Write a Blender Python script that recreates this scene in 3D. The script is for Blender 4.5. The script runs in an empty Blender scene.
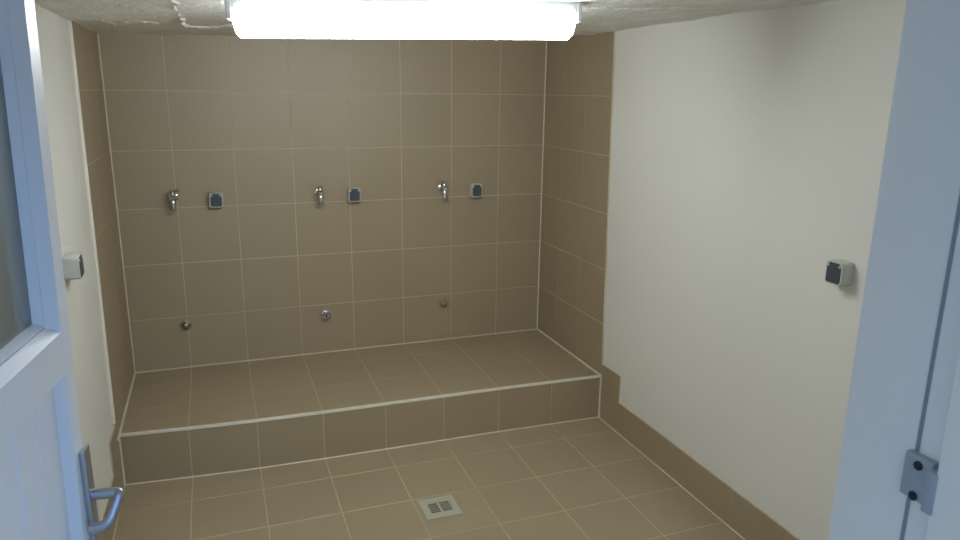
import bpy, bmesh, math, random
from mathutils import Vector, Matrix, noise
random.seed(7)
C = bpy.context.scene.collection
S = bpy.context.scene
PI = math.pi

# ------------------------------------------------------------------ camera
cd = bpy.data.cameras.new('camera'); cam = bpy.data.objects.new('camera', cd); C.objects.link(cam)
rt = Vector((0.93868632, -0.34455881, 0.01213334)); up = Vector((0.0717617, 0.22968082, 0.9706168))
fw = Vector((0.33722137, 0.91023401, -0.24032437))
EYE = Vector((.5494, -4.5592, 1.9617))
m = Matrix.Identity(4)
for i in range(3):
    m[i][0] = rt[i]; m[i][1] = up[i]; m[i][2] = -fw[i]; m[i][3] = EYE[i]
cam.matrix_world = m
cd.sensor_width = 36; cd.sensor_fit = 'HORIZONTAL'; cd.lens = 719.49 / 960 * 36
cd.clip_start = .02
cd.dof.use_dof = True; cd.dof.focus_distance = 3.6; cd.dof.aperture_fstop = 16
S.camera = cam

# ------------------------------------------------------------------ daylight (overcast, through the doorway) and exposure
w = bpy.data.worlds.new('sky'); S.world = w; w.use_nodes = True
_n = w.node_tree.nodes; _l = w.node_tree.links     # invented uneven sky: greyer towards -x, strong blue towards +x to tint the door
_tc = _n.new('ShaderNodeTexCoord'); _sx = _n.new('ShaderNodeSeparateXYZ'); _cr = _n.new('ShaderNodeValToRGB'); _mr = _n.new('ShaderNodeMapRange')
_l.new(_tc.outputs['Generated'], _sx.inputs[0]); _l.new(_sx.outputs['X'], _mr.inputs[0]); _mr.inputs[1].default_value = -.7; _mr.inputs[2].default_value = .7
_cr.color_ramp.elements[0].color = (.58, .68, .68, 1); _cr.color_ramp.elements[1].color = (.60, 1.25, 2.5, 1); _cr.color_ramp.elements[0].position = .35; _cr.color_ramp.elements[1].position = .75
_l.new(_mr.outputs[0], _cr.inputs[0]); _l.new(_cr.outputs[0], _n['Background'].inputs[0])
_n['Background'].inputs[1].default_value = 1.0
LAMP = 28.5
S.view_settings.view_transform = 'Standard'; S.view_settings.look = 'None'
S.view_settings.exposure = 0; S.view_settings.gamma = 1; S.view_settings.use_curve_mapping = False

# ------------------------------------------------------------------ materials
def lin(c): return tuple((x/255/12.92 if x/255 <= .04045 else ((x/255+.055)/1.055)**2.4) for x in c) + (1,)
def mat(name, col, rough=.5, metal=0, spec=.5, noise_s=0, noise_a=0, bump=0, bump_s=50, island=0, emit=None, detail=4, bdist=.01):
    M = bpy.data.materials.new(name); M.use_nodes = True
    n = M.node_tree.nodes; l = M.node_tree.links; b = n['Principled BSDF']
    b.inputs['Base Color'].default_value = lin(col); b.inputs['Roughness'].default_value = rough
    b.inputs['Metallic'].default_value = metal; b.inputs['Specular IOR Level'].default_value = spec
    tc = n.new('ShaderNodeTexCoord'); src = None
    if noise_a or island:
        hs = n.new('ShaderNodeHueSaturation'); hs.inputs['Color'].default_value = lin(col)
        val = n.new('ShaderNodeMath'); val.operation = 'ADD'; val.inputs[0].default_value = 1; val.inputs[1].default_value = 0
        if noise_a:
            t = n.new('ShaderNodeTexNoise'); t.inputs['Scale'].default_value = noise_s; t.inputs['Detail'].default_value = detail
            l.new(tc.outputs['Object'], t.inputs['Vector'])
            mr = n.new('ShaderNodeMapRange'); mr.inputs[3].default_value = 1-noise_a; mr.inputs[4].default_value = 1+noise_a
            mr.inputs[1].default_value = .25; mr.inputs[2].default_value = .75
            l.new(t.outputs['Fac'], mr.inputs[0]); l.new(mr.outputs[0], val.inputs[0])
        if island:
            g = n.new('ShaderNodeNewGeometry'); mr = n.new('ShaderNodeMapRange')
            mr.inputs[3].default_value = -island; mr.inputs[4].default_value = island
            l.new(g.outputs['Random Per Island'], mr.inputs[0]); l.new(mr.outputs[0], val.inputs[1])
        l.new(val.outputs[0], hs.inputs['Value']); l.new(hs.outputs[0], b.inputs['Base Color'])
    if bump:
        t = n.new('ShaderNodeTexNoise'); t.inputs['Scale'].default_value = bump_s; t.inputs['Detail'].default_value = 6
        l.new(tc.outputs['Object'], t.inputs['Vector'])
        bp = n.new('ShaderNodeBump'); bp.inputs['Strength'].default_value = bump; bp.inputs['Distance'].default_value = bdist
        l.new(t.outputs['Fac'], bp.inputs['Height']); l.new(bp.outputs[0], b.inputs['Normal'])
    if emit:
        b.inputs['Emission Color'].default_value = emit[0] + (1,); b.inputs['Emission Strength'].default_value = emit[1]
    return M

TILE = mat('taupe_tile', (165, 149, 121), .5, spec=1.0, noise_s=1.7, noise_a=.035, bump=.04, bump_s=90, island=.022)
GROUT = mat('grout', (200, 187, 160), .7, spec=.8, noise_s=2.6, noise_a=.17)
SILI = mat('corner_sealant', (214, 205, 184), .6)
PLAST = mat('wall_plaster', (232, 231, 222), .8, spec=.2, noise_s=1.2, noise_a=.012, bump=.12, bump_s=14, bdist=.008)
CEIL = mat('ceiling_plaster', (238, 236, 228), .9, spec=.15, noise_s=9, noise_a=.09, bump=.8, bump_s=38, bdist=.02)
TRIM = mat('tile_edge_profile', (238, 234, 220), .4)
PVC = mat('white_plastic_frame', (232, 234, 236), .4, spec=.45)
SEAL = mat('grey_rubber_seal', (132, 144, 160), .6)
CHROME = mat('chrome', (205, 205, 205), .13, metal=1)
DCHROME = mat('worn_chrome', (170, 165, 155), .28, metal=1, noise_s=30, noise_a=.1)
STEEL = mat('brushed_metal', (176, 180, 186), .34, metal=.9)
ZINC = mat('zinc_plate', (160, 170, 184), .5, metal=.2, noise_s=40, noise_a=.12)
DARK = mat('dark_hole', (30, 33, 38), .7)
BOXG = mat('grey_box_plastic', (200, 203, 194), .5)
LIDB = mat('slate_blue_lid', (72, 82, 88), .4)
DRAIN = mat('drain_plastic', (188, 186, 168), .45)
SLOT = mat('drain_shadowed_slot', (82, 84, 76), .7)
LBODY = mat('lamp_body', (190, 194, 198), .5)
DIFF = mat('lamp_diffuser', (255, 255, 255), .4, emit=((.92, .97, 1.0), LAMP))
CONC = mat('outside_concrete', (150, 150, 148), .9, noise_s=4, noise_a=.1)
BRICK = mat('masonry', (190, 188, 180), .9)
G = bpy.data.materials.new('door_glass'); G.use_nodes = True
b = G.node_tree.nodes['Principled BSDF']; b.inputs['Base Color'].default_value = (.30, .36, .37, 1)
b.inputs['Transmission Weight'].default_value = 1; b.inputs['Roughness'].default_value = .5; b.inputs['Coat Weight'].default_value = 1; b.inputs['Coat Roughness'].default_value = .02; b.inputs['IOR'].default_value = 1.5

# ------------------------------------------------------------------ helpers
def obj(name, bm, mats, parent=None, smooth=False, recalc=True):
    if recalc: bmesh.ops.recalc_face_normals(bm, faces=bm.faces)
    me = bpy.data.meshes.new(name); bm.to_mesh(me); bm.free()
    for mm in (mats if isinstance(mats, (list, tuple)) else [mats]): me.materials.append(mm)
    if smooth:
        for p in me.polygons: p.use_smooth = True
        try: me.set_sharp_from_angle(angle=math.radians(38))
        except Exception: pass
    o = bpy.data.objects.new(name, me); C.objects.link(o)
    if parent: o.parent = parent
    return o
def tag(o, label, cat, group=None, kind=None):
    o['label'] = label; o['category'] = cat
    if group: o['group'] = group
    if kind: o['kind'] = kind
    return o
def empty(name, loc, rz=0):
    o = bpy.data.objects.new(name, None); C.objects.link(o); o.empty_display_size = .05
    o.location = loc; o.rotation_euler = (0, 0, rz); return o
def box(bm, x0, x1, y0, y1, z0, z1, bev=0, mi=0):
    v = [bm.verts.new((x, y, z)) for x in (x0, x1) for y in (y0, y1) for z in (z0, z1)]
    fs = []
    for q in ((0,1,3,2), (4,6,7,5), (0,4,5,1), (2,3,7,6), (0,2,6,4), (1,5,7,3)):
        f = bm.faces.new([v[i] for i in q]); f.material_index = mi; fs.append(f)
    if bev:
        es = list({e for f in fs for e in f.edges})
        r = bmesh.ops.bevel(bm, geom=es, offset=bev, segments=2, affect='EDGES', profile=.6)
        for f in r['faces']: f.material_index = mi
    return bm
def hexa(bm, p, mi=0):    # 8 points: bottom ring 0-3, top ring 4-7
    v = [bm.verts.new(q) for q in p]
    for q in ((3,2,1,0), (4,5,6,7), (0,1,5,4), (1,2,6,5), (2,3,7,6), (3,0,4,7)):
        f = bm.faces.new([v[i] for i in q]); f.material_index = mi
def lathe(bm, prof, org, axis, seg=24, mi=0):   # prof: (r, t) along axis
    a = Vector(axis).normalized(); s = a.orthogonal().normalized(); t = a.cross(s); org = Vector(org)
    rings = []
    for r, h in prof:
        rings.append([bm.verts.new(org + a*h + (s*math.cos(2*PI*k/seg) + t*math.sin(2*PI*k/seg))*max(r, 1e-5)) for k in range(seg)])
    for i in range(len(rings)-1):
        for k in range(seg):
            f = bm.faces.new((rings[i][k], rings[i][(k+1) % seg], rings[i+1][(k+1) % seg], rings[i+1][k])); f.material_index = mi
    for r in (rings[0], rings[-1]):
        f = bm.faces.new(r); f.material_index = mi
def tube(bm, pts, rad, seg=14, flat=1.0, flatdir=None):
    pts = [Vector(p) for p in pts]; n = len(pts); rings = []
    prev = None
    for i, p in enumerate(pts):
        d = (pts[min(i+1, n-1)] - pts[max(i-1, 0)]).normalized()
        if flatdir is not None: s = (Vector(flatdir) - d*d.dot(Vector(flatdir))).normalized()
        else:
            s = (prev - d*d.dot(prev)).normalized() if prev is not None else d.orthogonal().normalized()
        prev = s; t = d.cross(s); r = rad[i] if isinstance(rad, (list, tuple)) else rad
        rings.append([bm.verts.new(p + s*math.cos(2*PI*k/seg)*r + t*math.sin(2*PI*k/seg)*r*flat) for k in range(seg)])
    for i in range(n-1):
        for k in range(seg): bm.faces.new((rings[i][k], rings[i][(k+1) % seg], rings[i+1][(k+1) % seg], rings[i+1][k]))
    bm.faces.new(rings[0]); bm.faces.new(rings[-1])
def smoothpath(pts, n=6):
    pts = [Vector(p) for p in pts]; out = []
    P = [pts[0]] + pts + [pts[-1]]
    for i in range(1, len(P)-2):
        for k in range(n):
            t = k/n; a, b_, c, d = P[i-1], P[i], P[i+1], P[i+2]
            out.append(.5*((2*b_) + (c-a)*t + (2*a-5*b_+4*c-d)*t*t + (3*b_-a-3*c+d)*t*t*t))
    out.append(pts[-1]); return out
def rrect(w, h, r, seg=5, notch=None):
    pts = []
    for cx, cz, a0 in ((w/2-r, h/2-r, 0), (-w/2+r, h/2-r, 90), (-w/2+r, -h/2+r, 180), (w/2-r, -h/2+r, 270)):
        for k in range(seg+1):
            a = math.radians(a0 + 90*k/seg); pts.append((cx + r*math.cos(a), cz + r*math.sin(a)))
    return pts
def loft(bm, outlines, ys, mi=0, cap0=True, cap1=True):   # xz outlines at y positions
    rings = [[bm.verts.new((x, y, z)) for x, z in o] for o, y in zip(outlines, ys)]
    n = len(rings[0])
    for i in range(len(rings)-1):
        for k in range(n):
            f = bm.faces.new((rings[i][k], rings[i][(k+1) % n], rings[i+1][(k+1) % n], rings[i+1][k])); f.material_index = mi
    if cap0: bm.faces.new(rings[0]).material_index = mi
    if cap1: bm.faces.new(rings[-1]).material_index = mi

# tiles: cells (u0,u1,v0,v1) laid by P(u,v) with normal nrm; the grout bed lies under them
GAP = .0046; TH = .003
def tile_patch(bm, cells, P, nrm, gap=GAP, th=TH, bed=True):
    nrm = Vector(nrm)
    for (u0, u1, v0, v1) in cells:
        g = gap/2; c = .0012
        a = [P(u0+g, v0+g), P(u1-g, v0+g), P(u1-g, v1-g), P(u0+g, v1-g)]
        i_ = [P(u0+g+c, v0+g+c), P(u1-g-c, v0+g+c), P(u1-g-c, v1-g-c), P(u0+g+c, v1-g-c)]
        lo = [bm.verts.new(Vector(p) + nrm*.0002) for p in a]
        mi_ = [bm.verts.new(Vector(p) + nrm*(th-.0008)) for p in a]
        hi = [bm.verts.new(Vector(p) + nrm*th) for p in i_]
        for k in range(4):
            j = (k+1) % 4
            bm.faces.new((lo[k], lo[j], mi_[j], mi_[k])); bm.faces.new((mi_[k], mi_[j], hi[j], hi[k]))
        bm.faces.new(hi)
        if bed:
            q = [bm.verts.new(Vector(p) + nrm*(th*.55)) for p in (P(u0, v0), P(u1, v0), P(u1, v1), P(u0, v1))]
            bm.faces.new(q).material_index = 1
def grid_cells(us, vs): return [(us[i], us[i+1], vs[j], vs[j+1]) for i in range(len(us)-1) for j in range(len(vs)-1)]
def bead(bm, a, b_, d1, d2, s=.007, mi=2):   # corner sealant: triangular fillet from a to b along two wall directions
    a = Vector(a); b_ = Vector(b_); d1 = Vector(d1)*s; d2 = Vector(d2)*s
    v = [bm.verts.new(p) for p in (a, a+d1, a+d2, b_, b_+d1, b_+d2)]
    for q in ((1, 2, 5, 4), (0, 1, 4, 3), (0, 3, 5, 2), (0, 2, 1), (3, 4, 5)):
        bm.faces.new([v[i] for i in q]).material_index = mi

XR = 2.7; H = .2785; YF = -4.09; YO = -4.33
COLS = [0, .332, .668, 1.008, 1.35, 1.688, 2.026, 2.362, XR]
ROWS = [H, .608, .943, 1.277, 1.612, 1.947]
def ceilz(x): return 2.243 + .021*x
FR = [(0, -.862), (.337, -.890), (.675, -.910), (1.012, -.918), (2.03, -.924), (XR, -.942)]
def front(x):
    for (a, ya), (b2, yb) in zip(FR, FR[1:]):
        if x <= b2+1e-6: return ya + (yb-ya)*(x-a)/(b2-a)
    return FR[-1][1]

# ------------------------------------------------------------------ structure
def struct(o, label, cat): return tag(o, label, cat, kind='structure')
# back wall
bm = bmesh.new(); box(bm, -.25, XR+.25, .0, .25, -.1, 2.45)
wb = struct(obj('wall_back', bm, BRICK), 'back wall of the wash room covered in square taupe tiles', 'wall')
bm = bmesh.new()
P = lambda u, v: (u, -.0, v)
tile_patch(bm, grid_cells(COLS, ROWS), P, (0, -1, 0))
box(bm, 0, XR, -.009, -.0005, H-.03, H-.0005, mi=1)
tops = []
for i in range(8):   # top row runs up to the sloping ceiling
    u0, u1 = COLS[i], COLS[i+1]
    def PT(u, v, u0=u0, u1=u1): return (u, 0, v if v < 2.1 else ceilz(u) + .004)
    tile_patch(bm, [(u0, u1, ROWS[-1], 2.25)], PT, (0, -1, 0))
bead(bm, (0, 0, H), (XR, 0, H), (0, -1, 0), (0, 0, 1), .008)
obj('tile_cladding', bm, [TILE, GROUT, SILI], wb)

# side walls (plaster) and their tile cladding near the platform
def side_wall(name, X, sgn, ytop, ybot, rows, cols, label):
    # sgn: direction of the inner face normal along x
    bm = bmesh.new()
    xs0, xs1 = sorted((X, X - sgn*.25))
    ny, nz = 60, 36
    y0, y1 = YO, .0
    vs = [[bm.verts.new((X + sgn*.004*noise.noise(Vector((X*3, (y0+(y1-y0)*i/ny)*1.3, 2.4*j/nz*1.1))), y0+(y1-y0)*i/ny, -.1+2.55*j/nz)) for j in range(nz+1)] for i in range(ny+1)]
    for i in range(ny):
        for j in range(nz): bm.faces.new((vs[i][j], vs[i+1][j], vs[i+1][j+1], vs[i][j+1]))
    b0 = [bm.verts.new((X - sgn*.25, y, z)) for y, z in ((y0, -.1), (y1, -.1), (y1, 2.45), (y0, 2.45))]
    bm.faces.new(b0)
    ring = [vs[i][0] for i in range(ny+1)]; bm.faces.new(ring + [b0[1], b0[0]])
    ring = [vs[i][nz] for i in range(ny+1)]; bm.faces.new(ring + [b0[2], b0[3]])
    ring = [vs[0][j] for j in range(nz+1)]; bm.faces.new(ring + [b0[3], b0[0]])
    ring = [vs[ny][j] for j in range(nz+1)]; bm.faces.new(ring + [b0[2], b0[1]])
    wl = struct(obj(name, bm, PLAST, smooth=True), label, 'wall')
    bm = bmesh.new()
    xt = X + sgn*.006
    zt = ceilz(X) + .006
    def yedge(z): return ybot + (ytop-ybot)*(z-H)/(zt-H)
    def P(u, v):     # u = 0 at back corner .. 1 at front edge
        return (xt, yedge(v)*u, v)
    us = cols
    L = abs(ybot)
    tile_patch(bm, grid_cells([c*1.0 for c in us], rows + [zt]), lambda u, v: (xt, yedge(v)*u/L, v), (sgn, 0, 0))
    # flank of the tile bed at the front edge
    e0, e1 = (xt+sgn*.003, yedge(H), H), (xt+sgn*.003, yedge(zt), zt)
    hexa(bm, [(X-sgn*.004, 0, H), (xt, 0, H), (xt, yedge(H), H), (X-sgn*.004, yedge(H), H),
              (X-sgn*.004, 0, zt), (xt, 0, zt), (xt, yedge(zt), zt), (X-sgn*.004, yedge(zt), zt)], 1)
    bead(bm, (xt, -.002, H), (xt, -.002, zt), (sgn, 0, 0), (0, -1, 0), .010)
    bead(bm, (xt+sgn*.002, 0, H), (xt+sgn*.002, ybot, H), (sgn, 0, 0), (0, 0, 1), .009)
    obj('tile_cladding', bm, [TILE, GROUT, SILI], wl)
    return wl, yedge, xt, zt
wr, yeR, xtR, ztR = side_wall('wall_right', XR, -1, -.874, -.944, ROWS[:], [0, .13, .29, .595, .944][:1] + [.30, .61, .944], 'right wall, cream plaster beside a strip of taupe tiles')
wl, yeL, xtL, ztL = side_wall('wall_left', 0, 1, -.822, -.925, ROWS[:], [0, .30, .61, .925], 'left wall, cream plaster with white-edged strip of taupe tiles')
bm = bmesh.new()   # white metal edge profile of the left tile strip
hexa(bm, [(-.002, yeL(.372)-.009, .372), (.011, yeL(.372)-.009, .372), (.011, yeL(.372)+.003, .372), (-.002, yeL(.372)+.003, .372),
          (-.002, yeL(ztL)-.009, ztL), (.011, yeL(ztL)-.009, ztL), (.011, yeL(ztL)+.003, ztL), (-.002, yeL(ztL)+.003, ztL)])
o = obj('edge_trim', bm, TRIM, wl); o['label'] = 'thin white vertical tile edge profile'
bm = bmesh.new()
hexa(bm, [(XR+.002, yeR(.372)-.004, .372), (XR-.0095, yeR(.372)-.004, .372), (XR-.0095, yeR(.372)+.002, .372), (XR+.002, yeR(.372)+.002, .372),
          (XR+.002, yeR(ztR)-.004, ztR), (XR-.0095, yeR(ztR)-.004, ztR), (XR-.0095, yeR(ztR)+.002, ztR), (XR+.002, yeR(ztR)+.002, ztR)])
obj('edge_trim', bm, GROUT, wr)

# front wall with the doorway
DX0, DX1, DZ = .155, 1.175, 2.20
bm = bmesh.new()
box(bm, -.25, DX0, YO, YF, -.1, 2.45); box(bm, DX1, XR+.25, YO, YF, -.1, 2.45); box(bm, DX0, DX1, YO, YF, DZ, 2.45)
struct(obj('wall_front', bm, PLAST), 'front wall around the doorway', 'wall')

# floor
bm = bmesh.new(); box(bm, -.25, XR+.25, YO, .25, -.15, -.0005)
fl = struct(obj('floor', bm, BRICK), 'floor of square taupe tiles with light grout', 'floor')
bm = bmesh.new()
def cellsplit(us):
    out = []
    FY = [None, -1.130, -1.470, -1.800, -2.132, -2.465, -2.80, -3.13, -3.465, -3.80, YF+.0]
    for i in range(len(us)-1):
        for j in range(1, len(FY)-1):
            if i == 4 and j == 2: continue
            out.append((us[i], us[i+1], FY[j+1], FY[j]))
    return out
PF = lambda u, v: (u, v, 0)
tile_patch(bm, cellsplit(COLS), PF, (0, 0, 1), th=.002)
tile_patch(bm, [(u0, u1, -1.13, -.8) for u0, u1 in zip(COLS, COLS[1:])], lambda u, v: (u, v if v < -1 else front(u) - (.0 if v > -.801 else .0026), 0), (0, 0, 1), th=.002)
DC = (1.462, -1.578); DS = .088
# cut tiles round the drain
dx0, dx1, dy0, dy1 = DC[0]-DS, DC[0]+DS, DC[1]-DS, DC[1]+DS
tile_patch(bm, [(COLS[4], COLS[5], -1.80, dy0), (COLS[4], dx0, dy0, -1.47), (dx1, COLS[5], dy0, -1.47), (dx0, dx1, dy1, -1.47)], PF, (0, 0, 1), th=.002, gap=.003)
bead(bm, (XR-.007, front(XR), .001), (XR-.007, YF, .001), (-1, 0, 0), (0, 0, 1), .006)
bead(bm, (.007, front(0), .001), (.007, YF, .001), (1, 0, 0), (0, 0, 1), .006)
obj('tile_surface', bm, [TILE, GROUT, SILI], fl)

# tiled baseboards, stepped up beside the platform
def baseboard(name, X, sgn, dy, label):
    bm = bmesh.new(); xt = X + sgn*.005; yf = front(X)
    P = lambda u, v: (xt, u, v)
    ys = [-1.153+dy, -1.49, -1.83, -2.17, -2.51, -2.85, -3.19, -3.53, -3.87, YF]
    cells = [(-1.153+dy, yf, .0, .1925)] + [(b2, a, 0, .1925) for a, b2 in zip(ys, ys[1:])] 
    tile_patch(bm, cells[1:], P, (sgn, 0, 0), gap=.002)
    tile_patch(bm, [(-1.153+dy, yf, 0, .3555)], P, (sgn, 0, 0), gap=.002)
    box(bm, *sorted((X-sgn*.004, xt)), YF, -1.153+dy, 0, .1925, mi=1)
    box(bm, *sorted((X-sgn*.004, xt)), -1.153+dy, yf+.02, 0, .3555, mi=1)
    bead(bm, (xt+sgn*.002, yf, 0), (xt+sgn*.002, yf, H), (sgn, 0, 0), (0, -1, 0), .009)
    return struct(obj(name, bm, [TILE, GROUT, SILI]), label, 'baseboard')
baseboard('baseboard_right', XR, -1, 0, 'taupe tile baseboard along the right wall, stepped up at the platform')
baseboard('baseboard_left', 0, 1, .05, 'taupe tile baseboard along the left wall behind the door handle')

# ceiling: rough trowelled plaster
bm = bmesh.new()
nx, ny = 150, 220
def cz(x, y):
    v = Vector((x, y, 0))
    z = ceilz(x) + .010*noise.noise(v*1.6) + .005*noise.noise(v*6) + .0035*noise.noise(v*17) + .0018*noise.noise(v*38)
    edge = min(1, (-y)/.25) if y > -.25 else 1
    return ceilz(x)*(1-edge) + z*edge
vs = [[bm.verts.new((-.0+XR*i/nx, YF*(1-j/ny), cz(XR*i/nx, YF*(1-j/ny)))) for j in range(ny+1)] for i in range(nx+1)]
for i in range(nx):
    for j in range(ny): bm.faces.new((vs[i][j], vs[i][j+1], vs[i+1][j+1], vs[i+1][j]))
box(bm, -.25, XR+.25, YO, .25, 2.335, 2.45)
# ragged ridges where the plaster coat ends
def ridge(pts, r=.008, seed=0):
    path = smoothpath([(x, y, ceilz(x)+.0005) for x, y in pts], 10)
    path = [p + Vector((.022*noise.noise(p*21+Vector((seed, 0, 0))), .03*noise.noise(p*23+Vector((0, seed, 3))), .005*noise.noise(p*30))) for p in path]
    rad = [r*(.55+1.3*abs(noise.noise(p*33))) for p in path]
    tube(bm, path, rad, 8)
ridge([(.462, -1.80), (.464, -1.39), (.462, -1.0), (.470, -.70), (.53, -.64), (.605, -.64), (.69, -.76), (.76, -.82)], .008, 1)
ridge([(.15, -1.75), (.155, -1.24), (.150, -.94), (.155, -.70)], .006, 2)
ridge([(.155, -.70), (.21, -.80), (.29, -.85), (.36, -.80)], .006, 3)
ridge([(1.9, -1.98), (2.1, -1.93), (2.3, -2.02), (2.5, -2.1)], .005, 5)
ridge([(2.0, -2.12), (2.2, -2.2), (2.45, -2.3)], .005, 6)
struct(obj('ceiling', bm, CEIL, smooth=True, recalc=False), 'rough grey-white plaster ceiling', 'ceiling')

# ground outside the doorway
bm = bmesh.new(); box(bm, -8, 9, -16, YO, -.2, -.02)
struct(obj('ground', bm, CONC), 'concrete ground outside the doorway', 'ground')

# ------------------------------------------------------------------ raised platform
pf = empty('wash_platform', (XR/2, -.45, 0))
tag(pf, 'low taupe-tiled platform with white front edge along the back wall', 'platform')
def pobj(name, bm, mats, par=pf):
    o = obj(name, bm, mats, par)
    o.matrix_parent_inverse = Matrix.Translation(-Vector((XR/2, -.45, 0))); return o
bm = bmesh.new()
PY = [-.235, -.565]
cells = []
for u0, u1 in zip(COLS, COLS[1:]):
    cells += [(u0, u1, PY[0], -.010), (u0, u1, PY[1], PY[0]), (u0, u1, -.9, PY[1])]
tile_patch(bm, cells, lambda u, v: (u, v if v > -.8 else front(u) + (v+.9), H-.003), (0, 0, 1))
for u0, u1 in zip(COLS, COLS[1:]):
    hexa(bm, [(u0, front(u0)+.008, .0), (u1, front(u1)+.008, .0), (u1, -.010, .0), (u0, -.010, .0),
              (u0, front(u0)+.008, H-.003), (u1, front(u1)+.008, H-.003), (u1, -.010, H-.003), (u0, -.010, H-.003)], 1)
pobj('tread', bm, [TILE, GROUT])
bm = bmesh.new()
tile_patch(bm, [(u0, u1, 0, H-.004) for u0, u1 in zip(COLS, COLS[1:])], lambda u, v: (u, front(u)+.003, v), (0, -1, 0))
for u0, u1 in zip(COLS, COLS[1:]): bead(bm, (u0, front(u0)+.002, .001), (u1, front(u1)+.002, .001), (0, -1, 0), (0, 0, 1), .008)
o = pobj('riser', bm, [TILE, GROUT, SILI])
bm = bmesh.new()
for u0, u1 in zip(COLS, COLS[1:]):
    u0 = max(u0, .012); u1 = min(u1, XR-.012)
    hexa(bm, [(u0, front(u0)-.0035, H-.010), (u1, front(u1)-.0035, H-.010), (u1, front(u1)+.013, H-.010), (u0, front(u0)+.013, H-.010),
              (u0, front(u0)-.0035, H+.0025), (u1, front(u1)-.0035, H+.0025), (u1, front(u1)+.013, H+.0025), (u0, front(u0)+.013, H+.0025)])
o = pobj('edge_trim', bm, TRIM); o['label'] = 'white edge profile along the front of the platform'

# ------------------------------------------------------------------ ceiling lamp
a = Vector((.632, -1.873, 0)); b2 = Vector((1.848, -2.045, 0)); mid = (a+b2)/2; ang = math.atan2(b2.y-a.y, b2.x-a.x); HL = (b2-a).length/2
lamp = empty('ceiling_light', (mid.x, mid.y, ceilz(mid.x)), ang)
lamp.rotation_euler = (0, -math.atan(.021), ang)
tag(lamp, 'long fluorescent batten light with glowing white diffuser under the ceiling', 'lamp')
bm = bmesh.new(); box(bm, -HL+.0, HL, -.05, .05, -.04, .004, .006); obj('housing', bm, LBODY, lamp, True)
bm = bmesh.new()
def half(r, dz):
    return [(-r, -.028)] + [(-r*math.cos(PI*k/14)**1, -.052 - dz*math.sin(PI*k/14)) for k in range(1, 14)] + [(r, -.028)]
ringsx = [(-HL+.012, .030, .030), (-HL+.02, .048, .062), (-HL+.034, .0545, .076), (HL-.034, .0545, .076), (HL-.02, .048, .062), (HL-.012, .030, .030)]
rings = [[bm.verts.new((x, y, z)) for y, z in half(r, dz)] for x, r, dz in ringsx]
for i in range(len(rings)-1):
    for k in range(len(rings[0])-1): bm.faces.new((rings[i][k], rings[i+1][k], rings[i+1][k+1], rings[i][k+1]))
    bm.faces.new((rings[i][-1], rings[i+1][-1], rings[i+1][0], rings[i][0]))
bm.faces.new(rings[0]); bm.faces.new(rings[-1])
obj('diffuser', bm, DIFF, lamp, True)
for s in (-1, 1):
    bm = bmesh.new(); box(bm, *sorted((s*(HL-.014), s*(HL+.004))), -.054, .054, -.07, -.004, .005); obj('end_cap', bm, LBODY, lamp, True)

# ------------------------------------------------------------------ wall boxes
def wall_box():
    root = empty('electrical_box', (0, 0, 0))
    bm = bmesh.new(); W, Hh, D = .080, .088, .056
    loft(bm, [rrect(W*.97, Hh*.97, .010), rrect(W, Hh, .012), rrect(W, Hh, .012), rrect(W-.006, Hh-.006, .012), rrect(W-.016, Hh-.016, .010), rrect(W-.018, Hh-.018, .010)],
         [0, -.003, -D+.006, -D, -D, -D+.004])
    obj('body', bm, BOXG, root, True)
    bm = bmesh.new(); w2, h2 = .031, .036
    out = [(w2, -h2+.006), (w2, h2-.014), (w2-.004, h2-.012), (w2-.010, h2-.010), (w2-.010, h2+.003), (-w2+.010, h2+.003), (-w2+.010, h2-.010), (-w2+.004, h2-.012), (-w2, h2-.014), (-w2, -h2+.006), (-w2+.006, -h2), (w2-.006, -h2)]
    loft(bm, [out, out, [(x*.95, z*.95) for x, z in out]], [-D+.005, -D-.002, -D-.0035])
    o = obj('lid', bm, LIDB, root); o['label'] = 'dark slate-blue front lid'
    for s in (-1, 1):
        bm = bmesh.new(); box(bm, *sorted((s*.0195, s*.0285)), -D-.003, -D+.002, .0225, .0315, .001); obj('clip', bm, BOXG, root)
    return root
def clone(src):
    r = src.copy(); C.objects.link(r)
    for ch in src.children:
        c = ch.copy(); C.objects.link(c); c.parent = r
        for g in ch.children:
            d = g.copy(); C.objects.link(d); d.parent = c
    return r
box0 = wall_box()
SPOTS = [((.549, -.002, 1.320), 0, 'small grey box with dark lid on the back tiles, nearest the left corner', 'grey boxes on the back wall tiles'),
         ((1.370, -.002, 1.321), 0, 'middle one of three small grey dark-lidded boxes on the back tiles', 'grey boxes on the back wall tiles'),
         ((2.190, -.002, 1.320), 0, 'small grey box with dark lid on the back tiles, nearest the right corner', 'grey boxes on the back wall tiles'),
         ((XR+.001, -2.616, 1.335), -PI/2, 'small grey electrical box with dark lid on the plain right wall', 'grey boxes on the plaster side walls'),
         ((-.001, -1.575, 1.308), PI/2, 'small grey electrical box seen from its side on the left wall by the open door', 'grey boxes on the plaster side walls')]
for i, (loc, rz, lab, grp) in enumerate(SPOTS):
    o = box0 if i == 0 else clone(box0)
    o.location = loc; o.rotation_euler = (0, 0, rz); tag(o, lab, 'electrical box', grp)

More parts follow.
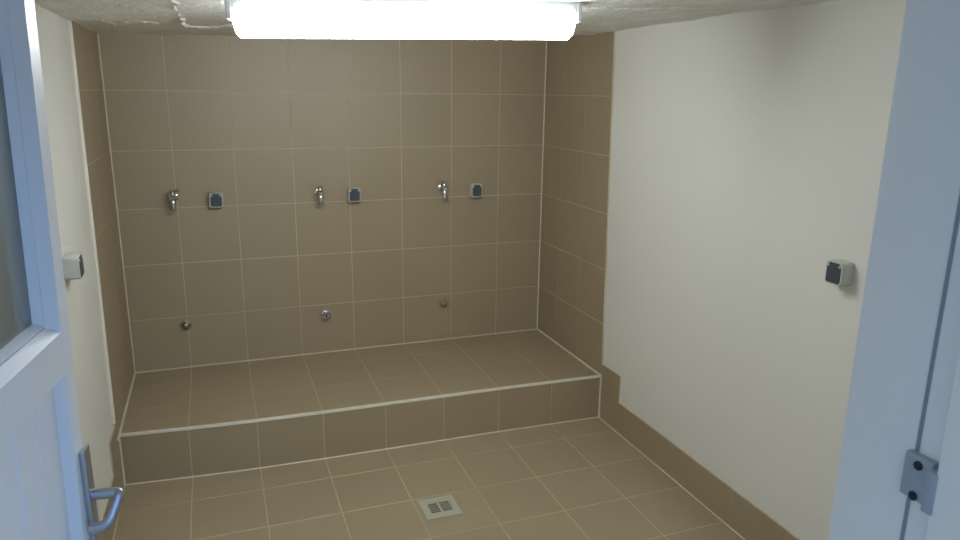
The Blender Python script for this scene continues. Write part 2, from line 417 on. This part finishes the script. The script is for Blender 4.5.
# ------------------------------------------------------------------ taps
def make_tap():
    root = empty('wall_tap', (0, 0, 0))
    bm = bmesh.new(); lathe(bm, [(.024, 0), (.026, -.003), (.024, -.008), (.014, -.013)][::1], (0, 0, 0), (0, 1, 0)); obj('flange', bm, CHROME, root, True)
    bm = bmesh.new()
    lathe(bm, [(.011, 0), (.011, .030), (.016, .034), (.0185, .045), (.0185, .055), (.015, .066), (.010, .070)], (0, -.004, 0), (0, -1, 0))
    lathe(bm, [(.012, 0), (.015, .004), (.015, .012), (.011, .018), (.0105, .026), (.013, .028), (.013, .034), (.009, .036)], (0, -.05, .004), (0, 0, 1))
    obj('body', bm, CHROME, root, True)
    bm = bmesh.new()
    tube(bm, smoothpath([(0, -.05, -.002), (0, -.060, -.018), (0, -.064, -.036), (0, -.064, -.060)], 6), [.0145]*6+[.0125]*6+[.012]*7, 16)
    lathe(bm, [(.014, 0), (.0148, .002), (.0148, .014), (.012, .016)], (0, -.064, -.070), (0, 0, 1)); obj('spout', bm, CHROME, root, True)
    bm = bmesh.new()
    lathe(bm, [(.008, 0), (.012, .003), (.013, .010), (.009, .014)], (0, 0, 0), (0, 0, 1))
    tube(bm, [(0, 0, .008), (0, -.015, .010), (0, -.034, .012), (0, -.040, .012)], [.006, .0055, .0065, .004], 10)
    h = obj('handle', bm, CHROME, root, True); h.location = (0, -.05, .034)
    return root
tap0 = make_tap()
for i, (x, z, hr, lab) in enumerate([(.314, 1.343, .9, 'small chrome tap on the back tiles, left of the leftmost grey box'),
                              (1.157, 1.342, -.25, 'chrome tap in the middle of three on the back tiles'),
                              (1.960, 1.344, -1.2, 'chrome tap nearest the right corner, its lever turned left')]):
    o = tap0 if i == 0 else clone(tap0)
    o.location = (x, -.002, z); o.scale = (1.25, 1.1, .98); tag(o, lab, 'tap', 'chrome taps on the back wall')
    for ch in o.children:
        if ch.name.startswith('handle'): ch.rotation_euler = (0, 0, hr)

# ------------------------------------------------------------------ capped pipe outlets low on the wall
def cap(x, z, r, M, lab):
    root = empty('pipe_outlet', (x, -.002, z))
    bm = bmesh.new(); lathe(bm, [(r, 0), (r*1.05, .002), (r, .006), (r*.75, .009)], (0, 0, 0), (0, -1, 0)); obj('flange', bm, M, root, True)
    bm = bmesh.new(); lathe(bm, [(r*.72, .004), (r*.72, .018), (r*.62, .025), (r*.35, .030), (0, .031)], (0, 0, 0), (0, -1, 0)); obj('cap', bm, M, root, True)
    tag(root, lab, 'pipe cap', 'capped outlets low on the back wall')
cap(.321, .552, .031, DCHROME, 'grey domed outlet cap low on the back tiles, nearest the left corner')
BRZ = mat('dull_brown_metal', (165, 148, 120), .4, metal=.5)
cap(1.969, .543, .029, BRZ, 'dull brownish outlet cap low on the back tiles, nearest the right corner')
root = empty('outlet_valve', (1.169, -.002, .541))
bm = bmesh.new(); lathe(bm, [(.032, 0), (.034, .002), (.032, .006), (.02, .010)], (0, 0, 0), (0, -1, 0)); obj('flange', bm, CHROME, root, True)
bm = bmesh.new(); lathe(bm, [(.021, .004), (.021, .022), (.024, .024), (.024, .040), (.020, .044), (.016, .044), (.016, .034), (0, .034)], (0, 0, 0), (0, -1, 0), 6*4); obj('collar', bm, CHROME, root, True)
bm = bmesh.new(); box(bm, -.003, .003, -.041, -.033, -.013, .013, .001); obj('slot', bm, DARK, root)
tag(root, 'open chrome outlet valve with dark slot, low on the middle of the back tiles', 'valve')

# ------------------------------------------------------------------ floor drain
dr = empty('floor_drain', (DC[0], DC[1], 0)); tag(dr, 'square light grey floor drain with two slotted panels', 'drain')
bm = bmesh.new(); s = DS-.002
def ringplate(bm, o_, i_, z0, z1):
    for (x0, x1, y0, y1) in ((-o_, o_, i_, o_), (-o_, o_, -o_, -i_), (-o_, -i_, -i_, i_), (i_, o_, -i_, i_)): box(bm, x0, x1, y0, y1, z0, z1)
ringplate(bm, s, .060, -.0004, .0050)
obj('frame', bm, DRAIN, dr)
bm = bmesh.new(); box(bm, -.0595, .0595, -.0595, .0595, -.0004, .0012); obj('sump', bm, SLOT, dr)
bm = bmesh.new()
for x0, x1, y0, y1 in ((-.0595, -.056, -.0595, .0595), (.056, .0595, -.0595, .0595), (-.056, .056, .040, .0595), (-.056, .056, -.0595, -.040), (-.005, .005, -.040, .040)):
    box(bm, x0, x1, y0, y1, .0011, .0042)
for k in range(1, 6):
    y = -.040 + .080*k/6
    box(bm, -.052, -.006, y-.0018, y+.0018, .0011, .0038); box(bm, .006, .052, y-.0018, y+.0018, .0011, .0038)
for s_ in (-1, 1):
    box(bm, *sorted((s_*.0545, s_*.052)), -.040, .040, .0011, .0038)
obj('grate', bm, DRAIN, dr)

# ------------------------------------------------------------------ door frame (trim) with seal and strike
JX = 1.11; JL = .215
bm = bmesh.new()
# right jamb: room-side part, then the stop that stands proud
box(bm, JX, DX1, -4.183, -4.076, -.02, DZ, .002)
box(bm, JX-.014, DX1, YO+.02, -4.183, -.02, DZ, .004)
box(bm, DX0, JL, -4.183, -4.076, -.02, DZ, .002); box(bm, DX0, JL+.014, YO+.02, -4.183, -.02, DZ, .004)
box(bm, JL, JX, YO+.02, -4.183, DZ-.065, DZ, .004); box(bm, JL, JX, -4.183, -4.076, DZ-.045, DZ, .002)
fr = struct(obj('trim_1', bm, PVC, smooth=True), 'white plastic door frame at the right edge of the photo', 'door frame')
bm = bmesh.new(); box(bm, JX-.0015, JX+.001, -4.156, -4.1525, .0, DZ-.06, .001); o = obj('seal', bm, SEAL, fr); o['label'] = 'thin grey rubber seal in the frame'
sp = empty('strike_plate', (JX, -4.165, 1.639)); sp.parent = fr
bm = bmesh.new(); box(bm, -.008, .001, -.011, .016, -.019, .022, .002); obj('plate', bm, ZINC, sp, True)
bm = bmesh.new(); box(bm, -.016, -.004, -.021, -.011, -.020, .018, .0025); obj('striker', bm, ZINC, sp, True)
for z in (.014, -.015):
    bm = bmesh.new(); lathe(bm, [(.0042, 0), (.0042, .0012)], (-.0078, .002, z), (-1, 0, 0), 16); obj('screw_hole', bm, DARK, sp)

# ------------------------------------------------------------------ open door leaf, hinged on the left
A = math.radians(8.0); W_ = .86
far = Vector((.3104, -3.3142, 0)); dirv = Vector((math.sin(A), math.cos(A), 0))
far = far + dirv*.012
hinge = far - dirv*W_
door = empty('door_1', (hinge.x, hinge.y, 0)); door.rotation_euler = (0, 0, PI/2 - A)
struct(door, 'open white half-glazed door at the left edge with metal lever handle', 'door')
# local frame: x from hinge to free edge, face towards the room opening is -y
T = .062; Z0, Z1 = .012, DZ-.05
GX0, GX1, GZ0, GZ1 = .075, W_-.039, 1.588, Z1-.05
QX0, QX1, QZ0, QZ1 = .075, W_-.039, .14, 1.522
TL = math.tan(math.radians(3.5))
def tilt(o):
    for v in o.data.vertices: v.co.x += (v.co.z-1.5)*TL*max(0, min(1, v.co.x/W_))
    return o
bm = bmesh.new()
box(bm, 0, GX0, 0, T, Z0, Z1); box(bm, GX1+.0, W_, 0, T, Z0, Z1); box(bm, GX0, GX1, 0, T, GZ1, Z1)
box(bm, GX0, GX1, 0, T, QZ1, GZ0); box(bm, GX0, GX1, 0, T, Z0, QZ0)
tilt(obj('sash', bm, PVC, door))
def ringprof(bm, x0, x1, z0, z1, prof, mi=0):
    rings = [[bm.verts.new(p) for p in ((x0+i, d, z0+i), (x1-i, d, z0+i), (x1-i, d, z1-i), (x0+i, d, z1-i))] for i, d in prof]
    for a_, b_ in zip(rings, rings[1:]):
        for k in range(4): bm.faces.new((a_[k], a_[(k+1) % 4], b_[(k+1) % 4], b_[k])).material_index = mi
bm = bmesh.new(); ringprof(bm, GX0, GX1, GZ0, GZ1, [(-.001, -.0015), (.003, -.0015), (.015, .016), (.0152, .020)]); ringprof(bm, GX0, GX1, GZ0, GZ1, [(-.001, -.0015), (-.001, .001)])
tilt(obj('outer_bead', bm, PVC, door))
bm = bmesh.new(); ringprof(bm, GX0, GX1, GZ0, GZ1, [(.0148, .016), (.0148, .0205), (.0172, .0205), (.0172, .0158)]); tilt(obj('seal', bm, SEAL, door))
bm = bmesh.new(); ringprof(bm, GX0, GX1, GZ0, GZ1, [(.0170, .020), (.0172, .0158), (.0185, .0158), (.025, .029), (.025, .036)]); tilt(obj('glazing_bead', bm, PVC, door))
bm = bmesh.new(); box(bm, GX0+.01, GX1-.01, .0295, .0355, GZ0+.01, GZ1-.01); tilt(obj('glass_pane', bm, G, door))
bm = bmesh.new()
ringprof(bm, QX0, QX1, QZ0, QZ1, [(0, 0), (.001, 0), (.013, .015), (.013, .021)]); tilt(obj('panel_bead', bm, PVC, door))
# tongue and groove panel: v grooves
bm = bmesh.new(); xs = [QX1-.012]
gx = W_-.012-.117; grooves = []
while gx > QX0+.02: grooves.append(gx); gx -= .077
prof = [(QX1-.008, .0155)]
for g in grooves: prof += [(g+.004, .0155), (g+.0005, .0195), (g-.0005, .0195), (g-.004, .0155)]
prof += [(QX0+.008, .0155)]
top = [bm.verts.new((x, y, QZ1-.008)) for x, y in prof]; bot = [bm.verts.new((x, y, QZ0+.008)) for x, y in prof]
for k in range(len(prof)-1): bm.faces.new((top[k], top[k+1], bot[k+1], bot[k]))
box(bm, QX0+.008, QX1-.008, .028, .045, QZ0+.008, QZ1-.008)
tilt(obj('panel', bm, PVC, door, recalc=True))
# handle
hx = W_-.012-.004; hz = 1.296
hd = empty('door_handle', (hx, 0, hz)); hd.parent = door
bm = bmesh.new(); box(bm, -.014, .016, -.009, .0, -.19, .086, .003); obj('plate', bm, STEEL, hd, True)
bm = bmesh.new()
path = smoothpath([(0, -.008, 0), (0, -.036, .0), (-.001, -.048, .0), (-.006, -.052, -.002), (-.016, -.047, -.018), (-.026, -.040, -.034), (-.030, -.031, -.042), (-.031, -.018, -.045), (-.031, -.008, -.045)], 5)
tube(bm, path, .0095, 16, flat=.8, flatdir=(0, 0, 1)); o = obj('lever', bm, STEEL, hd, True); o['label'] = 'brushed metal lever bent back towards the door'
for z in (.35, 1.1, 1.85):
    bm = bmesh.new(); lathe(bm, [(.009, 0), (.010, .003), (.010, .077), (.009, .08)], (-.004, -.004, z), (0, 0, 1), 16); obj('hinge', bm, PVC, door, True)
